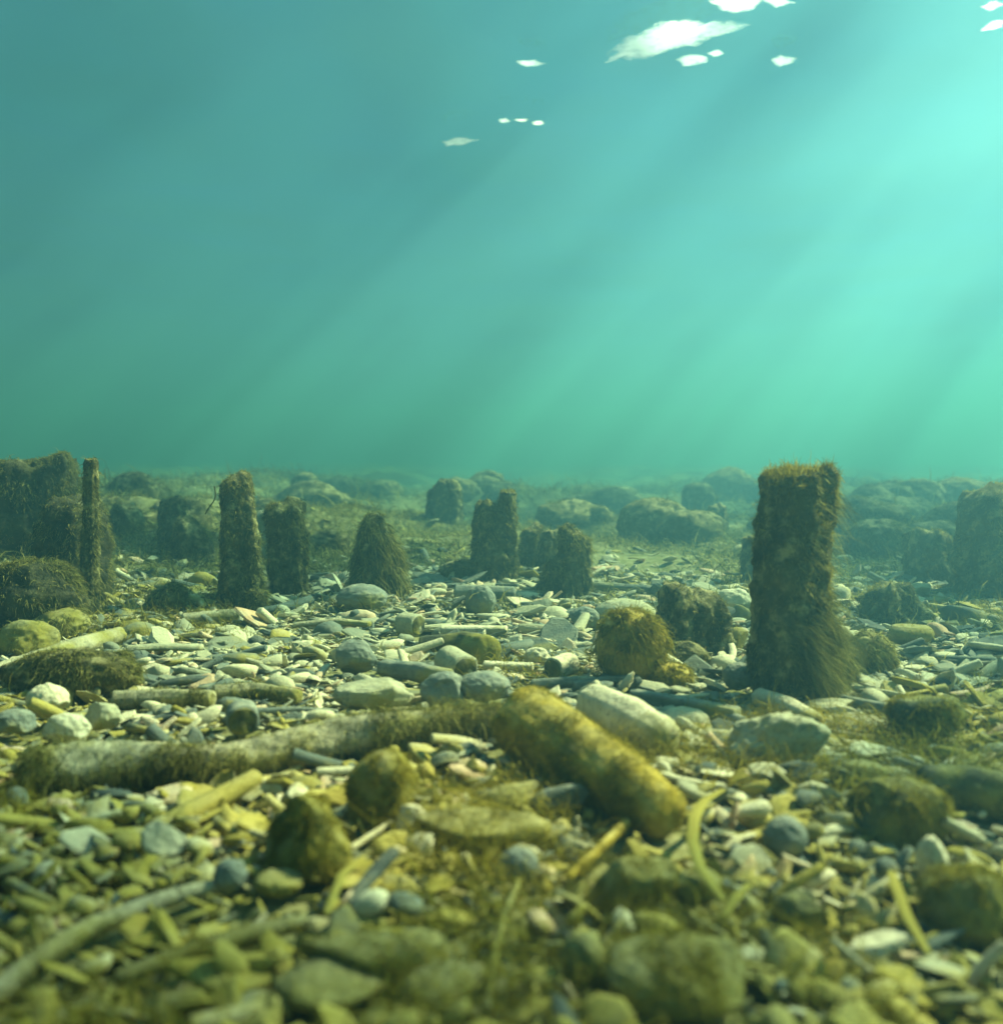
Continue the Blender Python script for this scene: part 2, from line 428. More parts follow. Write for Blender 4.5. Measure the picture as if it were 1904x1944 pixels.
for g in GL:
    g = np.array(g, float)
    m2 = []                                          # ragged, closed outline
    for a, b in zip(g, np.roll(g, -1, 0)):
        for t in (0, .33, .66):
            p = a + (b - a) * t; m2.append(p + rng.normal(size=2) * np.array([2.0, .8]) * min(1, np.ptp(g[:, 0]) / 80))
    cen = np.mean(m2, 0); m2 = np.array(m2)
    grow = unit(m2 - cen) * np.array([14, 6]) * min(1, .35 + np.ptp(g[:, 0]) / 150)
    inner = cen + (m2 - cen) * .8
    rows = [m2 + grow, inner]
    top = np.array([skyline(*p) for p in np.vstack(rows)]); n = len(m2); k = np.arange(n); j = (k + 1) % n
    bm = bmesh.new(); vs = [bm.verts.new(p) for p in top[n:]]; bm.faces.new(vs)
    bmesh.ops.triangulate(bm, faces=bm.faces[:]); bm.verts.index_update()
    Ft = np.array([[v.index for v in f_.verts] for f_ in bm.faces]) + n; bm.free()
    ring = np.stack([k, j, j + n, k + n], 1)
    mk('glint_sheet', top, [Ft, ring], gm, water, v=np.repeat([0., 1.], n), smooth_=False)

# the murky water itself
bm = bmesh.new(); bmesh.ops.create_cube(bm, size=1)
for v in bm.verts: v.co = Vector((v.co.x * 84, v.co.y * 64 + 17, -1.6 if v.co.z < 0 else SURF_Z + .15))
me = bpy.data.meshes.new('haze'); bm.to_mesh(me); bm.free()
hm, nt, out = newmat('murky_water')
pv = N(nt, 'ShaderNodeVolumePrincipled'); pv.inputs['Color'].default_value = (*SCATTER, 1)
pv.inputs['Density'].default_value = DENSITY; pv.inputs['Anisotropy'].default_value = .55; pv.inputs['Absorption Color'].default_value = (0.05, .60, .52, 1)
nt.links.new(pv.outputs[0], out.inputs['Volume']); me.materials.append(hm)
ho = bpy.data.objects.new('haze', me); COL.objects.link(ho); tag(ho, None, None, kind='stuff')

# ------------------------------------------------------------------ stakes
def stake(base, top, wb, wt, label, seed, square=.12, n=3000, L=.035, mat='wood', droop=1., amp=.12, extra=None, cat='stake', group='upright wooden stakes', name='wooden_stake', weight=None, mid=None, alg='alg_olive', slope=None, dome=.6, flat=.9, turn=.3):
    if slope is None: slope = float(np.random.default_rng(seed).normal(0, .35))
    amp = amp * 1.45
    g, d = ground(*base)
    s = d / FPX; KEEP.append((g[0], g[1] + wb * s * .4, wb * s * .5))
    z1 = CAM_H + (ray(*top)[2]) * d
    x1 = ray(*top)[0] * d
    rb, rt = wb * s / 2, wt * s / 2
    P = [[g[0], g[1] + rb * .8, g[2] - .12], [g[0], g[1] + rb * .8, g[2]]]
    r = [rb * 1.03, rb]
    if mid:
        for (mx_, my_, mw) in mid:
            P.append([ray(mx_, my_)[0] * d, g[1] + rb * .8, CAM_H + ray(mx_, my_)[2] * d]); r.append(mw * s / 2)
    P.append([x1, g[1] + rb * .9, z1 - rt * .05]); r.append(rt)
    seg = 150 if wb > 160 else 72
    V, F = tube(P, r, seg, .0028 if wb > 160 else max(.005, rb * .07), amp, 7, seed, square, .10, dome, flat, .5, turn, .75 * min(1, .05 / rb) * (1.5 if wb > 160 else 1))
    if slope:
        cx = x1; zt = V[:, 2].max()
        k = smooth(zt - rt * 1.5, zt, V[:, 2]); V[:, 2] += k * slope * (V[:, 0] - cx)
    if extra:
        n0 = len(V)
        for (eb, et, ewb, ewt) in extra:
            za = CAM_H + ray(*eb)[2] * d; zb = CAM_H + ray(*et)[2] * d
            A, B = tube([[ray(*eb)[0] * d, g[1] + rb * .8, za], [ray(*et)[0] * d, g[1] + rb * .8, zb]], [ewb * s / 2, ewt * s / 2], 30, max(.006, rb * .09), amp * 1.3, 7, seed + 3, square, .05, .3, .9, .4, 0, .3)
            F = [np.vstack([F[0], B[0] + len(V)]), np.vstack([F[1], B[1] + len(V)])]; V = np.vstack([V, A])
    loc = g
    o = root(name, loc, label, cat, group)
    mk('trunk', V - loc, F, M[mat], o)
    if n:
        wz = lambda c, u: (c[:, 2] > g[2] - .02) * (1 if weight is None else weight(c, u))
        algae_on(o, V, F, loc, n, L, .0016 + .0009 * d / 2, droop, seed, alg, wz)
    if wb >= 56 and n > 2000:
        zt = V[:, 2].max()
        algae_on(o, V, F, loc, 900, .02, .0014 + .0008 * d / 2, -.2, seed + 60, 'alg_gold', lambda c, u: np.clip(u[:, 2], 0, 1) * (c[:, 2] > zt - rt * 1.6) + 1e-6, name='painted_sun_tuft')  # sunlit crown put into golden strand colour on upward faces
    return o, g, d, V, F

WS = 'upright wooden stakes'
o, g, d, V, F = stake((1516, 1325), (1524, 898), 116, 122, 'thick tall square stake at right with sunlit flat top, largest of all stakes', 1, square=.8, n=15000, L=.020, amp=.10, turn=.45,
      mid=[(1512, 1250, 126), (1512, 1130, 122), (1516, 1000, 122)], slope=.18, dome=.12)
# the loose beard of filaments on its sunny side
rb = .09
algae_on(o, V, F, g, 11000, .11, .0011, 1.1, 44, 'alg_olive', lambda c, u: np.clip(u[:, 0], 0, 1) ** 2 * (c[:, 2] > g[2]) * (1.05 - smooth(.06, .24, c[:, 2] - g[2])) * np.clip(fbm(c * 22, 3) + .35, .02, 1), sway=(.35, 0, 0), name='algae_beard', out=1.4)
algae_on(o, V, F, g, 4200, .028, .0016, .8, 46, 'alg_gold', lambda c, u: np.clip(u[:, 0] - .1, 0, 1) ** 2 * (c[:, 2] > g[2] + .05) * np.clip(fbm(c * 30 + 4, 3) + .1, .0, 1) + 1e-7, name='painted_sun_patch', out=.7)  # sunlight on the right side put into golden strands
algae_on(o, V, F, g, 7000, .03, .0020, -.3, 45, 'alg_gold', lambda c, u: np.clip(u[:, 2], 0, 1) ** 2 * (c[:, 2] > g[2] + .3), name='painted_sun_tuft', out=1.)  # golden strands carry painted sunlight on the flat top
stake((1899, 1140), (1902, 952), 118, 96, 'broad flat-topped stake cut by the right edge of the photo', 2, square=.8, n=5000, slope=.25)
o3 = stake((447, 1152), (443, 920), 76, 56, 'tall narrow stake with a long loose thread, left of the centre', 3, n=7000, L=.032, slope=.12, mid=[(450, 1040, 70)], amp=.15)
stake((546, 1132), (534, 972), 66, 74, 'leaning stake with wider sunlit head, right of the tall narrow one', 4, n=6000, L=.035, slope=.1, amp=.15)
stake((163, 1168), (175, 878), 34, 24, 'thin pole-like stake standing before the dark mounds at left', 5, n=3500, L=.035, slope=.1)
stake((120, 1040), (146, 915), 44, 30, 'dark leaning stake just left behind the thin pole', 6, n=1500)
stake((322, 1048), (321, 955), 58, 44, 'pale-topped stump standing behind a lower stump at left', 7, n=2200, mat='wood', amp=.16)
stake((358, 1072), (352, 1012), 84, 62, 'low broad stump before the pale-topped stump', 8, n=3500, L=.04)
stake((716, 1132), (705, 990), 104, 40, 'cone-shaped stump wholly draped in long algae', 9, n=11000, L=.09, droop=1.5, mid=[(708, 1040, 74)], amp=.1)
stake((928, 1106), (932, 972), 74, 58, 'split stake in the centre with a tall spike on its right', 10, n=8000, L=.045, extra=[((966, 1112), (964, 936), 40, 28)], amp=.15)
stake((848, 1008), (848, 926), 56, 50, 'faded square stake behind, seen between cone stump and split stake', 11, square=.8, n=1800)
stake((820, 1003), (821, 936), 26, 20, 'faded slim stake touching the left of the square one', 12, n=600)
stake((1008, 1078), (1010, 1010), 52, 42, 'dark stump rightward behind the split stake', 13, n=2500, L=.04)
stake((1036, 1092), (1046, 1018), 44, 36, 'narrow stump between the dark stump and the two-shouldered stump', 14, n=3000, L=.05, droop=1.4)
stake((1085, 1134), (1094, 1024), 70, 54, 'two-shouldered stump with dripping algae, front one of its cluster', 15, n=7000, L=.05, droop=1.3, extra=[((1046, 1134), (1062, 1066), 60, 34)])
stake((600, 988), (598, 940), 44, 30, 'small faded stake in the distance behind the leaning stake', 16, n=700)
stake((499, 1066), (497, 982), 34, 40, 'pale slim stake half hidden between the two tall left stakes', 17, n=900, mat='greywood')
stake((1366, 1016), (1366, 968), 46, 36, 'small faded stump right of the round dome boulder', 18, n=900)
stake((1432, 1112), (1430, 1030), 44, 34, 'dim stake peeping out left behind the largest stake', 19, n=1500)
stake((1788, 1104), (1784, 1036), 88, 84, 'squat stump with sunlit flat top near the right edge', 20, square=.7, n=3000, L=.025)
stake((1712, 1186), (1708, 1134), 104, 84, 'low crumbled stump between the largest stake and the right edge', 21, square=.5, n=3500, amp=.22, L=.025)
stake((1326, 1238), (1324, 1158), 128, 118, 'squat blocky stump with pitted pale face beside the golden mound', 22, square=.9, n=5000, amp=.2, mat='wood', L=.022)
stake((480, 1168), (482, 1132), 48, 36, 'short stub at the foot of the tall narrow stake', 23, n=2500, L=.03)

# loose thread hanging from the tall narrow stake
og, gg, dd = o3[0], o3[1], o3[2]
th = [(416, 922), (419, 940), (414, 952), (404, 962), (398, 974)]
P = [[ray(*p)[0] * dd, gg[1] - .02, CAM_H + ray(*p)[2] * dd] for p in th]
A, B = tube(P, [.0022] * 5, 8, .01, .1, 4, 1)
mk('loose_thread', A - gg, B, M['alg_olive'], og, v=.3)

# ------------------------------------------------------------------ boulders and algae mounds
def boulder(X, Y, w, h, label, seed, mat='wood', n=2500, L=.04, dep=.85, cuts=0, alg='alg_olive', droop=1., amp=.22, cat='boulder', group=None, name='boulder', sink=.25, rough=.07, sub=5, tilt=0., out=1., wd=1.):
    g, d = ground(X, Y); s = d / FPX
    sx, szz = w * s, h * s / (1 - sink); KEEP.append((g[0], g[1] + sx * dep * .45, sx * .42 * min(1, dep * 1.2)))
    V, F = rock((sx, sx * dep, szz), seed, amp, 1.4, cuts, sub, rough)
    if tilt:
        c, q = math.cos(tilt), math.sin(tilt); V = V @ np.array([[c, 0, q], [0, 1, 0], [-q, 0, c]])
    V = V + [g[0], g[1] + sx * dep * .45, g[2] + szz * (.5 - sink)]
    loc = np.array([g[0], g[1] + sx * dep * .45, g[2]])
    o = root(name, loc, label, cat, group)
    mk('rock', V - loc, F, M[mat], o)
    if n: algae_on(o, V, F, loc, n, L, (.0016 + .0009 * d / 2) * wd, droop, seed, alg, lambda c, u: (c[:, 2] > hz(loc[0], loc[1]) - .02) * np.clip(u[:, 2] + .7, .05, 1), out=out)
    return o
B = boulder
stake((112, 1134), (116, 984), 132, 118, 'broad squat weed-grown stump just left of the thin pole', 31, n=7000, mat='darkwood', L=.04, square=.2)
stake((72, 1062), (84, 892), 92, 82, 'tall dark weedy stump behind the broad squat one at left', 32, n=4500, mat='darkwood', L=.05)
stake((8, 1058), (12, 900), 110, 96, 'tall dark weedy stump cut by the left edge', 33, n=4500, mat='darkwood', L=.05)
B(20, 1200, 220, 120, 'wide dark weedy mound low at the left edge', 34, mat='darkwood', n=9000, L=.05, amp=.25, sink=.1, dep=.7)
B(95, 1208, 110, 44, 'small pale-topped rock in front of the wide left mound', 35, mat='algstone', n=1500)
B(240, 960, 96, 56, 'distant rounded boulder right behind the thin pole', 36, n=1500, mat='wood')
B(222, 1018, 76, 62, 'broken dark boulder right of the thin pole', 37, n=1500, cuts=3)
B(1250, 1032, 148, 84, 'smooth dome boulder with fuzzy crown left of the largest stake', 38, n=5000, amp=.1, L=.03, mat='wood', sink=.3)
B(1395, 950, 118, 70, 'distant dome boulder on the skyline left of the largest stake', 39, n=2500, amp=.12, sink=.3)
B(1335, 992, 74, 66, 'faded lump between the two dome boulders', 40, n=1500)
B(1672, 968, 110, 74, 'faded rounded boulder right behind the largest stake', 41, n=2000, amp=.18)
B(1760, 962, 120, 62, 'faded long boulder on the skyline at right', 42, n=2000, amp=.18)
B(1862, 958, 150, 66, 'faded boulder on the skyline above the flat-topped right stake', 43, n=2000)
B(1735, 1010, 150, 60, 'weedy ridge boulder in front of the right skyline boulders', 44, n=2500)
B(1690, 1058, 130, 70, 'weedy boulder with a trailing stem right of the largest stake', 45, n=3500, L=.05)
B(1205, 1296, 138, 128, 'golden algae-shrouded mound leaning to the right', 46, mat='yellow', n=9000, L=.045, amp=.16, alg='alg_gold', sink=.1, droop=1.2, tilt=.2)
B(1278, 1302, 80, 34, 'low golden algae lump at the foot of the golden mound', 47, mat='yellow', n=2500, L=.03, alg='alg_gold')
B(1310, 1266, 90, 40, 'flat dark stone with fuzzy rim below the blocky stump', 48, n=2000, L=.015)
B(618, 1052, 84, 46, 'faded hump behind the cone-shaped stump', 49, n=1500)
B(574, 948, 56, 38, 'tiny skyline lump at left of a row of three', 50, n=500, sub=4)
B(640, 950, 74, 40, 'skyline lump in the middle of a row of three', 51, n=600, sub=4)
B(720, 958, 90, 42, 'skyline lump at right of a row of three', 52, n=600, sub=4)
B(872, 1100, 84, 34, 'fuzzy green cushion left of the split stake foot', 53, n=3500, L=.035, cat='algae mound', name='algae_cushion')
B(308, 1162, 74, 48, 'small dark algae cushion standing in the gap at left', 54, n=4000, L=.04, cat='algae mound', name='algae_cushion')
B(1665, 1278, 92, 74, 'weedy stone right of the foot of the largest stake', 55, n=4000, L=.035, mat='algstone')
B(1592, 1300, 60, 60, 'dark algae bush hugging the right foot of the largest stake', 59, n=4500, L=.05, cat='algae mound', name='algae_cushion')
B(1790, 1414, 150, 92, 'dark rock with golden right flank near the right edge', 56, mat='dark', n=4500, L=.022, alg='alg_gold', cuts=3)
B(1735, 1612, 190, 104, 'dark peaked rock with golden crest at lower right', 57, mat='dark', n=6000, L=.022, alg='alg_gold', cuts=2)
B(1500, 1468, 176, 92, 'pitted pale rock with dark hollows right of the bleached roll', 58, mat='stone', n=900, L=.012, cuts=4, amp=.28, rough=.14)
B(712, 1566, 132, 130, 'smooth yellow-green oval stone below the long branch', 60, mat='algstone', n=4500, L=.02, cuts=1, amp=.16, tilt=-.3, alg='alg_gold', rough=.03, wd=.8)
B(580, 1664, 200, 115, 'large slanting yellow-green stone left below the oval one', 61, mat='algstone', n=6500, L=.02, cuts=3, amp=.22, dep=.7, tilt=-.5, alg='alg_gold', rough=.04, wd=.8)
B(1300, 1950, 300, 110, 'blurred mossy lump at the bottom edge, right of the middle', 62, mat='algstone', n=5000, L=.02, cuts=2, amp=.15, alg='alg_gold', wd=.8)
B(1865, 1790, 170, 110, 'blurred golden-brown weedy rock at the lower right edge', 63, mat='algstone', n=4500, L=.022, alg='alg_gold')
hr = np.random.default_rng(12)
for i in range(46):                                # weed-grown humps strewn over the hazy far bed
    rr_, aa_ = math.sqrt(hr.uniform(3.9 ** 2, 10.5 ** 2)), hr.uniform(-.56, .56)
    Xh, Yh = 952 + FPX * math.tan(aa_), 862 + FPX * CAM_H / (rr_ * math.cos(aa_))
    wm = hr.uniform(.12, .42)
    boulder(Xh, Yh, wm * FPX / rr_, wm * hr.uniform(.35, .62) * FPX / rr_, 'low weed-grown hump far off on the hazy bed', 300 + i, n=900, L=.05, amp=.28, cuts=int(hr.integers(0, 4)), sub=4, cat='hump', name='weedy_hump', group='weed-grown humps far off on the bed', sink=.25)
for i in range(22):                                # larger ones that break the skyline
    rr_, aa_ = math.sqrt(hr.uniform(5.5 ** 2, 9.5 ** 2)), hr.uniform(-.54, .54)
    Xh, Yh = 952 + FPX * math.tan(aa_), 862 + FPX * CAM_H / (rr_ * math.cos(aa_))
    wm = hr.uniform(.3, .65)
    boulder(Xh, Yh, wm * FPX / rr_, hr.uniform(.15, .30) * FPX / rr_, 'large weed-grown hump breaking the hazy skyline', 400 + i, n=1300, L=.07, amp=.33, cuts=int(hr.integers(0, 4)), sub=4, cat='hump', name='weedy_hump', group='large humps along the hazy skyline', sink=.25)
B(30, 1245, 110, 60, 'pale speckled rock at the left edge above the grey pole', 64, mat='algstone', n=1200, L=.02)
B(110, 1320, 260, 75, 'long olive weed-covered hump at left below the grey pole', 65, mat='wood', n=9000, L=.03, dep=.35, sink=.3)
B(215, 1290, 60, 46, 'dark weedy knob at the right end of the olive hump', 66, n=2500, L=.03)

# ------------------------------------------------------------------ logs, branches, poles
def log(pts, label, seed, mat='greywood', n=0, L=.015, alg='alg_olive', amp=.08, cat='log', name='log', group=None, seg=28, dome=.25, flat=1., lift=0., square=0., wd=1., part='wood', droop=1.):
    """pts: (x, y of the middle line, width) in picture pixels; the log is laid on the bed under them"""
    P, r = [], []
    for (X, Y, w) in pts:
        g, d = ground(X, Y + w * .42); rr = w * d / FPX / 2
        P.append([g[0], g[1] + rr * .5, g[2] + rr * .72 + lift]); r.append(rr)
    for (a_, b_, r_) in zip(P[:-1], P[1:], r):
        for t_ in np.linspace(0, 1, 9): q_ = np.array(a_) * (1 - t_) + np.array(b_) * t_; KEEP.append((q_[0], q_[1], max(r_ * 1.05, .012)))
    P = np.array(P); loc = P[len(P) // 2] - [0, 0, r[len(r) // 2]]
    V, F = tube(P, r, seg, max(.005, min(r) * .22), amp, 6, seed, square, .05, dome, flat, .15, 0, .28 * min(1, .03 / max(r)))
    if not n:
        return put(name, V, F, M[mat], loc, label, cat, group)
    o = root(name, loc, label, cat, group)
    mk(part, V - loc, F, M[mat], o)
    zl = hz(loc[0], loc[1])
    algae_on(o, V, F, loc, n, L, .0015 * wd, droop, seed, alg, lambda c, u: (c[:, 2] > zl - .03) + 0., curl=.6)
    return o
log([(45, 1478, 88), (130, 1460, 100), (230, 1452, 84), (330, 1456, 72), (430, 1450, 72), (540, 1425, 76), (640, 1402, 80), (760, 1390, 74), (860, 1378, 66), (955, 1372, 56)],
    'long thick grey branch curving across the left foreground, algae on its side', 71, n=26000, L=.045, cat='branch', name='branch', amp=.13)
log([(1000, 1372, 140), (1085, 1425, 138), (1180, 1488, 126), (1262, 1545, 104)], 'thick golden algae-crusted log slanting across the middle foreground', 72, mat='yellow', n=24000, L=.016, alg='alg_gold', amp=.09, dome=.45, droop=.8)
log([(1132, 1338, 78), (1195, 1368, 88), (1258, 1402, 82)], 'bleached white-yellow roll lying behind the golden log', 73, mat='pale', n=1500, L=.01, dome=.6, alg='alg_gold')
log([(1442, 1324, 36), (1500, 1345, 42), (1552, 1372, 36)], 'short pale tan log at the foot of the largest stake', 74, mat='pale', amp=.05)
log([(1200, 1322, 26), (1300, 1340, 32), (1400, 1362, 36)], 'flat dark grey timber between bleached roll and largest stake', 75, mat='grey', square=.8, amp=.06)
log([(1365, 1355, 24), (1410, 1375, 30)], 'small grey wood chip beside the dark grey timber end', 76, mat='grey')
log([(-20, 1282, 40), (60, 1256, 40), (140, 1228, 36), (222, 1206, 32)], 'smooth grey pole pointing into the picture at the left edge', 77, amp=.04, cat='pole', name='wooden_pole')
log([(865, 1124, 30), (975, 1128, 30)], 'smooth horizontal grey log lying before the split stake', 78, mat='grey', amp=.05)
log([(1110, 1112, 18), (1240, 1120, 18)], 'slim straight stick right of the two-shouldered stump', 79, mat='grey', cat='stick', name='stick')
log([(345, 1176, 24), (450, 1168, 28)], 'short pale log with weedy underside before the tall narrow stake', 80, n=1200, L=.02)
log([(725, 1268, 30), (790, 1276, 38), (850, 1290, 38)], 'mottled grey log piece left of the cut stub', 81, mat='grey', amp=.1)
log([(1090, 1302, 16), (1150, 1292, 17), (1212, 1288, 15)], 'thin grey stick behind the bleached roll', 82, mat='grey', cat='stick', name='stick')
log([(1010, 1300, 20), (1096, 1294, 22)], 'smooth grey finger-thick stick below the cream cut stub', 83, mat='grey', cat='stick', name='stick')
log([(215, 1330, 36), (310, 1326, 36), (400, 1328, 34)], 'weedy log piece left of the dark-ended stub', 84, n=3500, L=.022)
log([(405, 1318, 34), (480, 1312, 32), (565, 1322, 26)], 'weedy log piece behind the dark-ended stub', 85, n=3000, L=.02)
log([(470, 1352, 14), (560, 1348, 13), (640, 1352, 11)], 'thin straight twig right of the dark-ended stub', 86, cat='stick', name='stick', mat='grey')
log([(1600, 1328, 18), (1700, 1348, 18)], 'blue-grey stick right of the foot of the largest stake', 87, mat='grey', cat='stick', name='stick')
log([(1705, 1345, 16), (1830, 1362, 16)], 'blue-grey stick lying behind the dark rock with golden flank', 88, mat='grey', cat='stick', name='stick')
log([(1560, 1388, 12), (1640, 1400, 12), (1725, 1430, 12)], 'tan twig slanting toward the dark rock with golden flank', 89, mat='greywood', cat='stick', name='stick')
log([(1760, 1492, 78), (1850, 1500, 88), (1990, 1530, 92)], 'dark thick log running out of the right edge', 90, mat='dark', n=6000, L=.015)
log([(-60, 1925, 46), (60, 1830, 44), (150, 1772, 40), (240, 1735, 36), (340, 1700, 30), (440, 1676, 22)], 'blurred long curved branch in the lower left corner', 91, amp=.06, cat='branch', name='branch', n=3500, L=.012)
log([(220, 1862, 30), (330, 1822, 38), (450, 1785, 38), (580, 1752, 28)], 'blurred olive branch right of the long curved one', 92, mat='algstone', amp=.08, cat='branch', name='branch', n=4000, L=.012, alg='alg_gold')
log([(665, 1612, 12), (742, 1562, 10)], 'thin pinkish twig leaning beside the slanting yellow-green stone', 93, mat='pale', cat='stick', name='stick')
log([(1080, 1682, 13), (1130, 1636, 17), (1190, 1578, 17)], 'golden twig pointing at the golden log end', 94, mat='yellow', cat='stick', name='stick', n=2500, L=.012, alg='alg_gold', lift=.01)
log([(925, 1950, 15), (938, 1850, 13), (955, 1770, 13), (985, 1700, 10)], 'thin golden stem rising from the bottom edge', 95, mat='algstone', cat='stick', name='stick', n=2000, L=.012, alg='alg_gold', lift=.015)
log([(1700, 1455, 14), (1800, 1490, 16)], 'slim tan stick on the dark thick log', 96, mat='greywood', cat='stick', name='stick', lift=.01)
log([(800, 1225, 34), (880, 1222, 46), (925, 1236, 60)], 'dark hollow-looking log behind the cut stub', 97, mat='dark', n=1500, L=.012)
log([(960, 1196, 26), (840, 1196, 30)], 'pale yellow slab of wood behind the dark hollow-looking log', 98, mat='pale', flat=.6, square=.6)
log([(920, 1262, 24), (1010, 1266, 26)], 'sunlit tan shard between the two cut stubs', 99, mat='pale', flat=.6)
log([(700, 1185, 18), (640, 1180, 22), (560, 1186, 16)], 'grey driftwood sliver before the smooth round stone', 100, flat=.6)
log([(240, 1232, 26), (300, 1228, 28), (380, 1230, 24)], 'long flat tan slab in the open rubble at left', 101, flat=.5, mat='stone')

# cut stubs: short round sections whose dark sawn end can be seen
def stub(X, Y, w, h, ln, az, label, seed, pale='pale', tilt=0.):
    """X, Y: foot of the visible end; az: heading of the axis away from the visible end, degrees from the view direction"""
    g, d = ground(X, Y); r = w * d / FPX / 2
    a = R(az); ax = np.array([math.sin(a) * math.cos(tilt), math.cos(a) * math.cos(tilt), math.sin(tilt)])
    p0 = np.array([g[0], g[1], g[2] + r * .85]); p1 = p0 + ax * ln * r
    for t_ in np.linspace(-.7, 1, 8): q_ = p0 + (p1 - p0) * t_; KEEP.append((q_[0], q_[1], r * 1.1))
    o = root('cut_stub', [g[0], g[1], g[2]], label, 'wood stub', None)
    V, F = tube([p0, p1], [r, r * 1.02], 40, r * .12, .05, 5, seed, .1, .02, .18, .95, .1)
    mk('body', V - g, F, M[pale], o)
    V, F = tube([p0 - ax * r * .10, p0 - ax * r * .2], [r * .86, r * .82], 30, r * .1, .06, 5, seed + 9, .1, .03, .08, .95, .2)
    e = mk('sawn_end', V - g, F, M['dark'], o)
    return o
stub(882, 1296, 58, 40, 2.2, -35, 'cut stub with dark pitted end, left of the cream one', 111, 'stone', .1)
stub(1050, 1288, 44, 40, 2.4, 42, 'cream cylinder stub with round dark end in the middle', 112, 'pale')
stub(462, 1394, 60, 40, 1.7, -20, 'grey stub with dark end pushed against the long branch', 113, 'grey', -.05)
stub(792, 1206, 44, 40, 1.6, -60, 'small weedy round stub in front of the cone-shaped stump', 114, 'stone')

# single stones
def stone(X, Y, w, h, label, seed, mat='stone', cuts=2, dep=.8, amp=.12, n=0, L=.012, alg='alg_gold', name='stone', cat='stone', tilt=0., sink=.15):
    if n: return boulder(X, Y, w, h, label, seed, mat, n, L, dep, cuts, alg, 1., amp, cat, None, name, sink, .04, 4, tilt)
    g, d = ground(X, Y); s = d / FPX; sx, szz = w * s, h * s / (1 - sink)
    KEEP.append((g[0], g[1] + sx * dep * .45, sx * .45 * min(1, dep * 1.2)))
    V, F = rock((sx, sx * dep, szz), seed, amp * 1.25, 1.8, cuts, 5, .075)
    if tilt:
        c, q = math.cos(tilt), math.sin(tilt); V = V @ np.array([[c, 0, q], [0, 1, 0], [-q, 0, c]])
    loc = np.array([g[0], g[1] + sx * dep * .45, g[2]])
    return put(name, V + loc + [0, 0, szz * (.5 - sink)], F, M[mat], loc, label, cat)
stone(76, 1362, 78, 56, 'pale round-headed stone near the left edge', 121, 'pale', 1, amp=.08)
stone(180, 1394, 72, 54, 'pale angular stone right of the round-headed one', 122, 'stone', 4)
stone(112, 1420, 82, 58, 'pale smooth stone leaning on the thick end of the long branch', 123, 'pale', 1)
stone(12, 1400, 80, 45, 'grey stone cut by the left edge beside the long branch', 124, 'grey')
stone(918, 1338, 104, 54, 'smooth dark-bellied egg stone behind the golden log', 125, 'grey', 0, amp=.05, sink=.05)
stone(912, 1166, 60, 52, 'round grey dome stone in front of the horizontal log', 126, 'grey', 0, amp=.06)
stone(682, 1160, 98, 46, 'smooth oblong grey stone at the foot of the cone-shaped stump', 127, 'grey', 0, amp=.05)
stone(668, 1280, 88, 58, 'dark angular block left of the mottled log piece', 128, 'grey', 6, amp=.06)
stone(842, 1346, 96, 60, 'rough blue-grey angular stone left of the egg stone', 129, 'grey', 5)
stone(705, 1352, 150, 64, 'wide pale leaning slab right behind the long branch', 130, 'stone', 5, dep=.5)
stone(1192, 1190, 120, 46, 'pale rounded boulder-like stone behind the golden mound', 131, 'stone', 1, n=1200)
stone(1110, 1196, 60, 40, 'grey stone touching the pale rounded one on its left', 132, 'grey', 2)
stone(1254, 1132, 36, 26, 'small square grey block standing alone on the slim stick end', 133, 'grey', 6)
stone(1020, 1262, 50, 30, 'small yellow-brown stone left of the cream stub', 134, 'pale', 1)
stone(1408, 1308, 60, 44, 'smooth grey stone left of the foot of the largest stake', 135, 'grey', 0)
stone(1400, 1166, 70, 46, 'sunlit tan stone between blocky stump and largest stake', 136, 'pale', 2)
stone(1400, 1235, 60, 40, 'weedy dark stone between blocky stump and largest stake', 137, 'algstone', 2, n=900)
stone(775, 1580, 62, 44, 'small white stone with a dark pit right of the oval stone', 138, 'pale', 3)
stone(300, 1636, 90, 66, 'whitish leaning stone in the weedy left foreground', 139, 'pale', 4, tilt=-.3)
stone(520, 1708, 90, 40, 'flat whitish stone below the slanting yellow-green stone', 140, 'algstone', 2)
stone(430, 1698, 66, 56, 'round blue-grey pebble left of the flat whitish stone', 141, 'grey', 0)
stone(985, 1680, 76, 60, 'round blue-grey pebble in the middle foreground', 142, 'grey', 0, amp=.06)
stone(1500, 1632, 84, 70, 'round blue-grey pebble in the right foreground', 143, 'grey', 0, amp=.06)
stone(1780, 1690, 60, 96, 'upright pale stone finger at lower right', 144, 'pale', 0, amp=.1, tilt=.2)
stone(1680, 1835, 130, 50, 'pale pointed stone at lower right', 145, 'pale', 2, tilt=.35, dep=.5)
stone(900, 1618, 300, 62, 'long flat olive-yellow slab in the middle foreground', 146, 'algstone', 5, dep=.35, n=3500)
stone(680, 1872, 260, 84, 'wide blurred golden slab at the bottom left of middle', 147, 'algstone', 5, dep=.4, n=3500)
stone(965, 1546, 150, 40, 'pale yellow tapering slab above the olive-yellow one', 148, 'algstone', 4, dep=.5, tilt=.25)
stone(1605, 1500, 50, 44, 'small dark blue-grey wedge right of the golden log end', 149, 'dark', 4)
stone(1060, 1545, 120, 44, 'grey wood-like slab by the shadow of the golden log', 150, 'grey', 4, tilt=.3, dep=.4)
stone(1330, 1730, 100, 70, 'mossy pale stone inside the bow of the yellow blade', 151, 'algstone', 3, n=1200)
stone(1195, 1735, 190, 90, 'golden weed-hung slab right of the golden twig', 152, 'algstone', 4, dep=.4, n=4500, tilt=.35)
stone(1650, 1490, 90, 34, 'mossy stone right behind the small dark wedge', 153, 'algstone', 2, n=900)
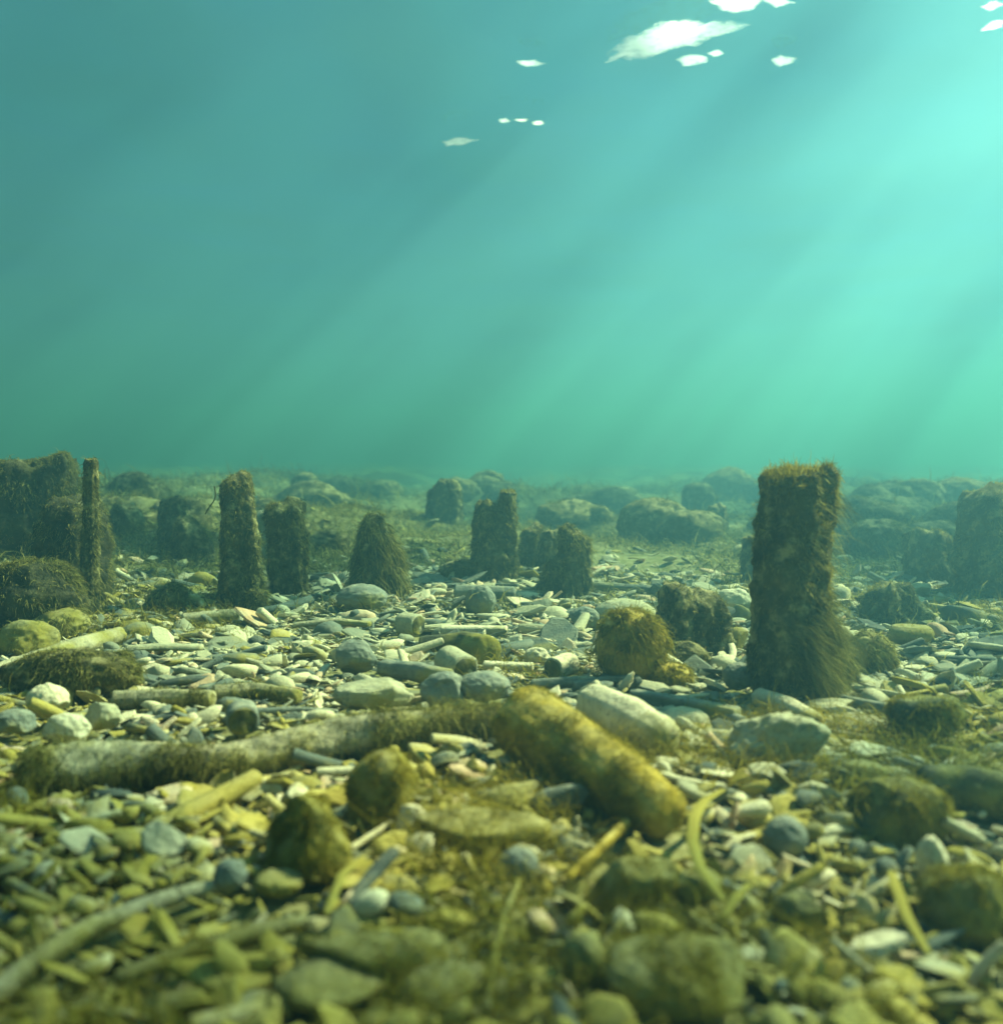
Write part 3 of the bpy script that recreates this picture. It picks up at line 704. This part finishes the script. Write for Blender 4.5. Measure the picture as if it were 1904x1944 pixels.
stone(790, 1842, 120, 44, 'blurred cream stone next to the wide golden slab', 154, 'algstone', 2)
stone(850, 1925, 180, 44, 'blurred pale stone at the very bottom, left of the golden stem', 155, 'algstone', 2)
stone(610, 1930, 200, 50, 'blurred white-green stone at the bottom under the golden slab', 156, 'algstone', 3)
stone(1540, 1785, 120, 70, 'dark teal stone among pale shells at lower right', 157, 'dark', 2)
stone(1120, 1880, 110, 90, 'ring-like pale stone at the bottom right of middle', 158, 'algstone', 1)
stone(1270, 1200, 44, 26, 'tiny tan stone tucked beside the golden mound', 159, 'pale', 2)
stone(1490, 1215, 40, 20, 'tiny flat stone touching the left foot of the largest stake', 160, 'stone', 2)
stone(1740, 1225, 90, 38, 'mossy flat stone behind the right rubble', 161, 'algstone', 2, n=1200)
stone(1560, 1240, 40, 26, 'small weedy stone by the right side of the largest stake', 162, 'algstone', 1)

# yellow ribbon-like blade of weed
def blade(pts, w, label, seed, lift=.02):
    P = []
    for i, (X, Y) in enumerate(pts):
        g, d = ground(X, Y); P.append([g[0], g[1], g[2] + lift * (1.2 - abs(i / (len(pts) - 1) - .5))])
    g, d = ground(*pts[len(pts) // 2]); rr = w * d / FPX / 2
    k = len(P); rad = [rr * (.35 + .65 * math.sin(math.pi * (i + .6) / k)) for i in range(k)]
    V, F = tube(P, rad, 16, .006, .06, 5, seed, 0, 0, .4, .25, .05)
    loc = np.array(P[k // 2])
    return put('weed_blade', V, F, M['blade'], loc, label, 'seaweed', v=.6)
blade([(1372, 1543), (1335, 1580), (1316, 1630), (1312, 1680), (1330, 1725), (1372, 1765)], 25, 'bright yellow bow-shaped blade of weed in the right foreground', 171, .045)
blade([(1372, 1765), (1400, 1740), (1420, 1705)], 22, 'short pale blade meeting the lower end of the yellow bow', 172, .02)
blade([(1690, 1690), (1700, 1740), (1720, 1800), (1760, 1850)], 24, 'blurred tan blade of weed at lower right', 173, .03)
blade([(690, 1650), (650, 1700), (620, 1760)], 20, 'thin yellow blade left of the middle foreground pebble', 174, .02)

# ------------------------------------------------------------------ rubble: templates
def shard_t(seed):
    rg = np.random.default_rng(seed); n = rg.integers(5, 9)
    a = np.sort(rg.uniform(0, 2 * np.pi, n)) ; a = np.linspace(0, 2*np.pi, n, endpoint=False) + rg.normal(size=n) * .22
    el = rg.uniform(.32, .75); th = rg.uniform(.10, .24)
    ro = rg.uniform(.8, 1.1, n)
    x, y = np.cos(a) * ro, np.sin(a) * ro * el
    tz = rg.normal(size=2) * .08
    rings = []
    for (k, z) in ((.78, -1), (.98, -.5), (1.0, .35), (.80, 1)):
        jx = rg.normal(size=n) * .025
        rings.append(np.stack([x * k + jx, y * k + jx, th * z * .5 + (x * tz[0] + y * tz[1]) * (z > 0)], 1))
    V = np.vstack(rings + [[[0, 0, -th * .5]], [[0, 0, th * .55]]])
    F = []
    for r in range(3):
        for j in range(n): F.append([r*n+j, r*n+(j+1) % n, (r+1)*n+(j+1) % n]); F.append([r*n+j, (r+1)*n+(j+1) % n, (r+1)*n+j])
    for j in range(n): F.append([4*n, (j+1) % n, j]); F.append([4*n+1, 3*n+j, 3*n+(j+1) % n])
    return V * .5, np.array(F)
def pebble_t(seed, sub=2):
    rg = np.random.default_rng(seed + 40)
    V, F = rock((1, rg.uniform(.55, .9), rg.uniform(.35, .7)), seed, .25, 1.3, int(rg.integers(0, 5)), sub, .02)
    return V, F[0]
def shell_t(seed):
    """half of a mussel-like shell: a thin curved bowl, pointed at one end"""
    rg = np.random.default_rng(seed + 80); nu, nv = 9, 7
    u = np.linspace(0, 1, nu); V = []
    el = rg.uniform(.4, .6); hh = rg.uniform(.16, .28)
    for layer in (0, 1):
        for a in u:
            wdt = el * (a ** .55) * (1 - a ** 5) ** .5 + .01
            for b in np.linspace(-1, 1, nv):
                z = hh * (1 - b * b) ** .6 * (math.sin(math.pi * min(1, a * 1.02) ** .7) ** .6 if 0 < a < 1 else 0)
                V.append([a - .5, b * wdt * .5 + .12 * a * a, z * (1 - .12 * layer) - .014 * layer])
    V = np.array(V); F = []
    o = nu * nv
    for i in range(nu - 1):
        for j in range(nv - 1):
            q = i * nv + j
            F += [[q, q+nv, q+nv+1], [q, q+nv+1, q+1], [o+q, o+q+nv+1, o+q+nv], [o+q, o+q+1, o+q+nv+1]]
    for j in range(nv - 1): F += [[j, j+1, o+j+1], [j, o+j+1, o+j]]; q = (nu-1)*nv; F += [[q+j, o+q+j+1, q+j+1], [q+j, o+q+j, o+q+j+1]]
    for i in range(nu - 1):
        q = i*nv; F += [[q, o+q, o+q+nv], [q, o+q+nv, q+nv]]; q = i*nv+nv-1; F += [[q, o+q+nv, o+q], [q, q+nv, o+q+nv]]
    return V, np.array(F)
def chip_t(seed):
    rg = np.random.default_rng(seed + 120)
    r = rg.uniform(.05, .11)
    b = rg.normal(size=3) * .05; b[0] = 0
    V, F = tube([[-.5, 0, 0], b, [.5, rg.normal() * .05, 0]], [r * rg.uniform(.6, 1), r, r * rg.uniform(.4, 1)], 8, .13, .12, 5, seed, .4, 0, .3, rg.uniform(.5, 1), .05)
    return V, np.vstack([F[1], F[0][:, [0, 1, 2]], F[0][:, [0, 2, 3]]])
TT = {'shard': [shard_t(i) for i in range(26)], 'pebble': [pebble_t(i) for i in range(12)], 'shell': [shell_t(i) for i in range(8)], 'chip': [chip_t(i) for i in range(10)]}
KINDS = ['shard', 'pebble', 'shell', 'chip']

def rotm(yaw, tx, ty):
    cz, sz = np.cos(yaw), np.sin(yaw); cx, sx = np.cos(tx), np.sin(tx); cy_, sy = np.cos(ty), np.sin(ty)
    Rx = np.array([[1, 0, 0], [0, cx, -sx], [0, sx, cx]]); Ry = np.array([[cy_, 0, sy], [0, 1, 0], [-sy, 0, cy_]]); Rz = np.array([[cz, -sz, 0], [sz, cz, 0], [0, 0, 1]])
    return Rz @ Rx @ Ry
def merge(items):
    Vs, Fs, vs, ws = [], [], [], []; k = 0
    for (kind, t, size, M3, pos, v, w) in items:
        V, F = TT[kind][t]
        Vs.append((V * size) @ M3.T + pos); Fs.append(F + k); k += len(V)
        vs.append(np.full(len(V), v)); ws.append(np.full(len(V), w))
    fl = np.concatenate([np.full(len(TT[it[0]][it[1]][1]), not (it[0] == 'shard' and it[1] % 5 < 3)) for it in items])
    return np.vstack(Vs), np.vstack(Fs), np.concatenate(vs), np.concatenate(ws), fl

# where fragments lie: all of the open rubble, thinning out into the weedy far bed
items = []
def scatter(n, r0, r1, smin, smax, lift, ang=.62):
    rr = np.sqrt(rng.uniform(r0 ** 2, r1 ** 2, n)); aa = rng.uniform(-ang, ang, n)
    x, y = rr * np.sin(aa), rr * np.cos(aa)
    h = hgt(x, y)
    dn = fbm(np.stack([x, y, x * 0], -1) * 1.1 + 77, 2)
    wv = smooth(-.35, .35, fbm(np.stack([x, y, x * 0], -1) * 2.0 + 15, 2)) * .55
    wv = wv + .16 * smooth(.1, -.3, x) * smooth(2.0, 1.6, rr) + smooth(1.95, 1.25, rr) * .34 + smooth(1.5, .9, rr) * .26 + smooth(3.0, 4.5, rr) * .4 + smooth(.5, 1.3, x) * smooth(2.6, 1.2, rr) * .15
    kp = np.array(KEEP)
    for i in range(n):
        if (np.hypot(kp[:, 0] - x[i], kp[:, 1] - y[i]) < kp[:, 2] + smin * .3).any() : continue
        if rr[i] > 2.9 and rng.random() < smooth(2.9, 5.2, rr[i]) * .8 + (dn[i] > .1) * .3: continue
        k = rng.choice(4, p=[.68, .15, .10, .07]); kind = KINDS[k]
        size = smin * (smax / smin) ** (rng.random() ** 1.7)
        if kind == 'pebble': size *= .7
        if size > .04 and (np.hypot(kp[:, 0] - x[i], kp[:, 1] - y[i]) < kp[:, 2] + size * .42).any(): continue
        if kind == 'chip': size *= 1.5
        ti = rng.normal(size=2) * ((.30 if kind != 'shell' else .4) + .16 * float(smooth(1.7, 1.1, rr[i])))
        if kind == 'shell' and rng.random() < .35: ti[0] += math.pi
        v = rng.beta(1.6, 1.3) if kind != 'shell' else rng.uniform(.55, .9)
        if rng.random() < .22: v = rng.uniform(0, .15)
        yaw = rng.normal(0, .6) if rng.random() < .55 else rng.uniform(0, 2 * math.pi)
        items.append((kind, int(rng.integers(len(TT[kind]))), size, rotm(yaw, ti[0], ti[1]),
                      np.array([x[i], y[i], h[i] + rng.uniform(0, lift) + size * .03]), v, float(np.clip(wv[i] + rng.normal() * .22, 0, 1))))
scatter(9000, .50, 1.6, .012, .055, .022)
scatter(17000, 1.4, 3.6, .016, .10, .022)
scatter(13000, 1.1, 3.4, .007, .022, .024)
scatter(520, .55, 1.5, .06, .10, .03)
scatter(8000, 3.4, 7.5, .025, .11, .02)
scatter(1300, .50, 1.6, .045, .075, .03)
scatter(900, 1.5, 3.4, .09, .19, .025)

# the largest in view stand alone as objects, the rest is the gravel
def vis_size(it):
    p = it[4]; dy = p[1]
    if dy < .45: return 0
    X = 952 + FPX * p[0] / dy; Yp = 862 + FPX * (CAM_H - p[2]) / dy
    if not (0 < X < 1904 and 0 < Yp < 1935): return 0
    return it[2] / dy
by = {k: sorted([i for i, it in enumerate(items) if it[0] == k], key=lambda i: -vis_size(items[i])) for k in KINDS}
single = set()
SPEC = {'shard': (260, 'stone_shard', 'stone shard', 'flat stone shards strewn over the bed'),
        'pebble': (90, 'pebble', 'pebble', 'rounded pebbles strewn over the bed'),
        'shell': (90, 'mussel_shell', 'shell', 'empty shell halves strewn over the bed'),
        'chip': (110, 'wood_chip', 'wood chip', 'narrow wood chips strewn over the bed')}
def tone(v, w):
    if w > .66: return 'weed-filmed'
    if v < .25: return 'dark blue-grey'
    if v < .5: return 'grey'
    return 'pale'
WORDS = {'shard': 'flat stone shard lying among the rubble', 'pebble': 'rounded pebble lying among the rubble', 'shell': 'curved empty shell half lying among the rubble', 'chip': 'narrow wood chip lying among the rubble'}
for kd in KINDS:
    n, name, cat, grp = SPEC[kd]
    for i in by[kd][:n]:
        if vis_size(items[i]) <= 0: continue
        single.add(i)
        kind, t, size, M3, pos, v, w = items[i]
        Vt, Ft = TT[kind][t]
        put(name, (Vt * size) @ M3.T + pos, [Ft], M['frag'], pos, tone(v, w) + ' ' + WORDS[kd], cat, tone(v, w) + ' ' + grp, v=v, w=w, smooth_=not (kind == 'shard' and t % 5 < 3))
rest = [it for i, it in enumerate(items) if i not in single]
V, F, v, w, fl = merge(rest)
tag(mk('gravel', V, [F], M['frag'], v=v, w=w, smooth_=fl), 'loose rubble of small stone, shell and wood fragments covering the bed', 'gravel', None, 'stuff')

# ------------------------------------------------------------------ weed carpet on the bed
def carpet(n, r0, r1, L, wd, mat, thr, seed, ang=.64, sc=2.0, lift=0., droop=.3, nrm=.6, mask=None):
    rg = np.random.default_rng(seed)
    rr = np.sqrt(rg.uniform(r0 ** 2, r1 ** 2, n)); aa = rg.uniform(-ang, ang, n)
    x, y = rr * np.sin(aa), rr * np.cos(aa)
    q = np.stack([x, y, x * 0], -1)
    f = fbm(q * sc + seed, 3)
    if mask is not None: f = f + mask(x, y, rr)
    keep = f > thr - .03 + rg.random(n) * .25
    x, y, q = x[keep], y[keep], q[keep]; n = len(x)
    P = np.stack([x, y, hgt(x, y) + lift * rg.random(n)], -1)
    D = np.stack([fbm(q * 9 + 3, 2) * 1.6 - .3, fbm(q * 9 + 8, 2) * 1.6, np.full(n, nrm)], -1)
    s = rg.gamma(4, .25, n)
    return strands(P, D, L * s, wd * rg.uniform(.6, 1.4, n), droop, seed, 4, (0, 0, 0), .8)
parts = [carpet(60000, .5, 1.7, .034, .0013, 0, .10, 1, lift=.035, sc=4.5, mask=lambda x, y, r: smooth(1.5, 1.0, r) * .22 + smooth(.25, .9, x) * .16 - .08),
         carpet(60000, 1.6, 3.4, .028,   .0018, 0, .11, 2, lift=.03, mask=lambda x, y, r: smooth(.9, 1.7, x) * .25 + smooth(-.8, -1.6, x) * .2)]
V = np.vstack([p[0] for p in parts]); off = np.cumsum([0] + [len(p[0]) for p in parts[:-1]])
tag(mk('algae_carpet', V, [np.vstack([p[1][0] + o_ for p, o_ in zip(parts, off)])], M['alg_gold'], v=np.concatenate([p[2] for p in parts])), 'golden threadlike algae spread in patches over the near rubble', 'algae', None, 'stuff')
parts = [carpet(120000, 2.7, 6.0, .035, .0036, 0, -.2, 3, lift=.02, sc=1.6, nrm=.5), carpet(60000, 5.5, 13, .09, .009, 0, -.2, 4, lift=.02, sc=1.2, nrm=.5)]
V = np.vstack([p[0] for p in parts]); off = np.cumsum([0] + [len(p[0]) for p in parts[:-1]])
tag(mk('algae_meadow', V, [np.vstack([p[1][0] + o_ for p, o_ in zip(parts, off)])], M['alg_olive'], v=np.concatenate([p[2] for p in parts])), 'olive weed covering the hazy far part of the bed', 'algae', None, 'stuff')
